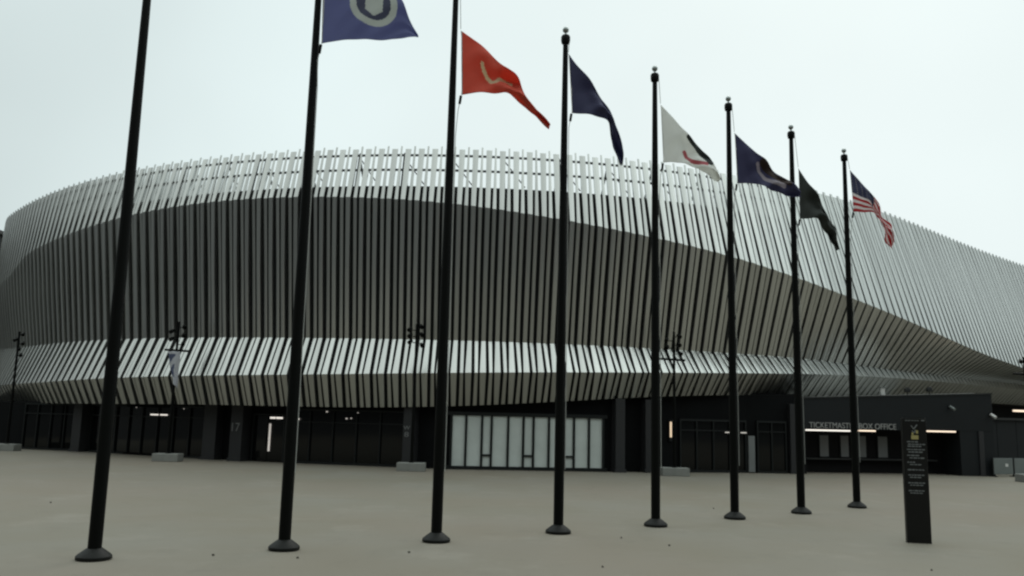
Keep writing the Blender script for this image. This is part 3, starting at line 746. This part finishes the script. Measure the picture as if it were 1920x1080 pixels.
ls = light_standard(-17.4, 44.26, 7.1, 'floodlight post carrying a cloth banner under its crossarm', [(-.3, 6.6), (-.28, 6.2), (.3, 6.85), (.3, 6.4), (.3, 5.95)], (5.62, .62, .62), k=.97)
light_standard(-4.54, 40.78, 6.9, 'floodlight post left of the frosted glazed screen', [(-.32, 6.65), (-.3, 6.35), (-.28, 6.05), (.2, 6.8), (.24, 6.4), (.26, 5.9)], k=.98)
light_standard(8.1, 41.98, 6.95, 'floodlight post with a bare crossarm right of the frosted glazed screen', H5, (5.6, .72, .55), k=.98)
light_standard(26.03, 42.92, 6.2, 'floodlight post at the right edge, mostly out of view', [(-.2, 6.0), (.25, 5.8)], (5.35, .6, .6))

# banner on the second post
def banner():
    nu, nv = 14, 40; vs = []; fs = []; mi = []
    for a in range(nu + 1):
        for b in range(nv + 1):
            u, v = a / nu, b / nv
            wdt = .62 * (1 - .62 * v ** 1.2); cx = -.12 + .20 * v
            X = cx + (u - .5) * wdt + .02 * math.sin(9 * v); Z = 5.44 - 1.9 * v * (1 - .18 * (1 - u))
            Y = -.06 + .07 * math.sin(7 * u + 3 * v) * (0.3 + v)
            vs.append((X, Y, Z))
    for a in range(nu):
        for b in range(nv):
            q_ = a * (nv + 1) + b; fs.append((q_, q_ + 1, q_ + nv + 2, q_ + nv + 1)); u, v = a / nu, b / nv
            mi.append(1 if (u < .62 - .25 * v and .05 < v < .75 and (math.sin(11 * v + 4 * u) > -.45)) else 0)
    me = bpy.data.meshes.new('banner'); me.from_pydata(vs, [], fs); me.materials.append(M['banner_w']); me.materials.append(M['banner_b'])
    me.polygons.foreach_set('material_index', mi); me.polygons.foreach_set('use_smooth', [True] * len(fs)); me.update()
    o = bpy.data.objects.new('banner', me); COL.objects.link(o); o.location = (-17.4 * .97, 44.26 * .97, 0)
    md = o.modifiers.new('thickness', 'SOLIDIFY'); md.thickness = .008; md.offset = 0
    tag(o, 'crumpled white and blue cloth banner hanging from a lamp post crossarm', 'banner')
banner()

# ------------------------------------------------------------------ directory totem
ta, tb = Vector((8.85, 19.29, 0)), Vector((9.35, 19.21, 0)); td = (tb - ta).normalized(); tn = Vector((td.y, -td.x, 0)); TW = (tb - ta).length
tot = empty('directory_sign', (ta + tb) / 2, math.atan2(td.y, td.x)); tag(tot, 'tall narrow black directory sign standing on the plaza right of the flagpoles', 'sign')
mb = MB(); mb.box((0, .07, 1.36), (TW, .14, 2.72), chamfer=.008); mb.build('panel', M['totem'], tot)
mb = MB(); mb.box((0, .07, 2.735), (TW - .04, .1, .028)); mb.build('cap', M['frame'], tot)
mb = MB(); mb.box((0, -.004, 2.30), (.15, .006, .09)); mb.box((-.045, -.004, 2.38), (.04, .006, .05)); mb.box((.05, -.004, 2.42), (.045, .006, .07))
mb.build('gold_emblem', M['gold'], tot)
mb = MB()
for a_, b_ in (((-.07, 2.56), (-.02, 2.48)), ((-.02, 2.48), (.06, 2.58)), ((-.06, 2.44), (.0, 2.40)), ((.0, 2.40), (.02, 2.47))):
    mb.tube([(a_[0], -.004, a_[1]), (b_[0], -.004, b_[1])], .012, 6)
mb.build('grey_emblem', M['totem_text'], tot)
mb = MB(); rng = random.Random(3)
def words(z, x0, x1, h_=.028):
    x = x0
    while x < x1 - .03:
        w_ = min(rng.uniform(.03, .085), x1 - x); mb.box((x + w_ / 2, -.002, z), (w_, .003, h_ * rng.uniform(.7, 1))); x += w_ + .014
words(2.67, -.19, .12, .02); words(2.675, .15, .22, .03); mb.build('heading_line', M['totem_text'], tot)
for z, x0, x1 in ((2.20, -.17, .06), (2.145, -.15, .21), (2.10, -.16, .17), (2.03, -.18, .21), (1.975, -.15, .15), (1.90, -.18, .10), (1.845, -.13, .22), (1.75, -.18, -.02), (1.70, -.13, .14), (1.585, -.18, .18),
                  (1.47, -.17, .20), (1.42, -.14, .12), (1.30, -.18, .17), (1.25, -.14, .14), (1.13, -.18, .15), (1.08, -.15, .13)):
    mb = MB(); words(z, x0, x1); mb.build('printed_line', M['totem_text'], tot)

# ------------------------------------------------------------------ dry leaves lying on the plaza
for k, (x, y) in enumerate(SPECKS):
    mb = MB(); r_ = random.uniform(.022, .034); n_ = 9
    ring = [(r_ * (1 + .35 * math.sin(3 * t + k)) * math.cos(t), r_ * .7 * math.sin(t), .012 + .012 * math.cos(2 * t)) for t in np.linspace(0, 2 * math.pi, n_, endpoint=False)]
    mb.add(ring + [(0, 0, .035), (0, 0, .004)], [(j, (j + 1) % n_, n_) for j in range(n_)] + [((j + 1) % n_, j, n_ + 1) for j in range(n_)])
    o = mb.build('fallen_leaf', M['speck']); o.location = (x, y, 0); o.rotation_euler = (0, 0, k * 1.3)
    tag(o, 'tiny dark leaf lying on the bare concrete plaza', 'leaf', 'leaves scattered on the plaza')
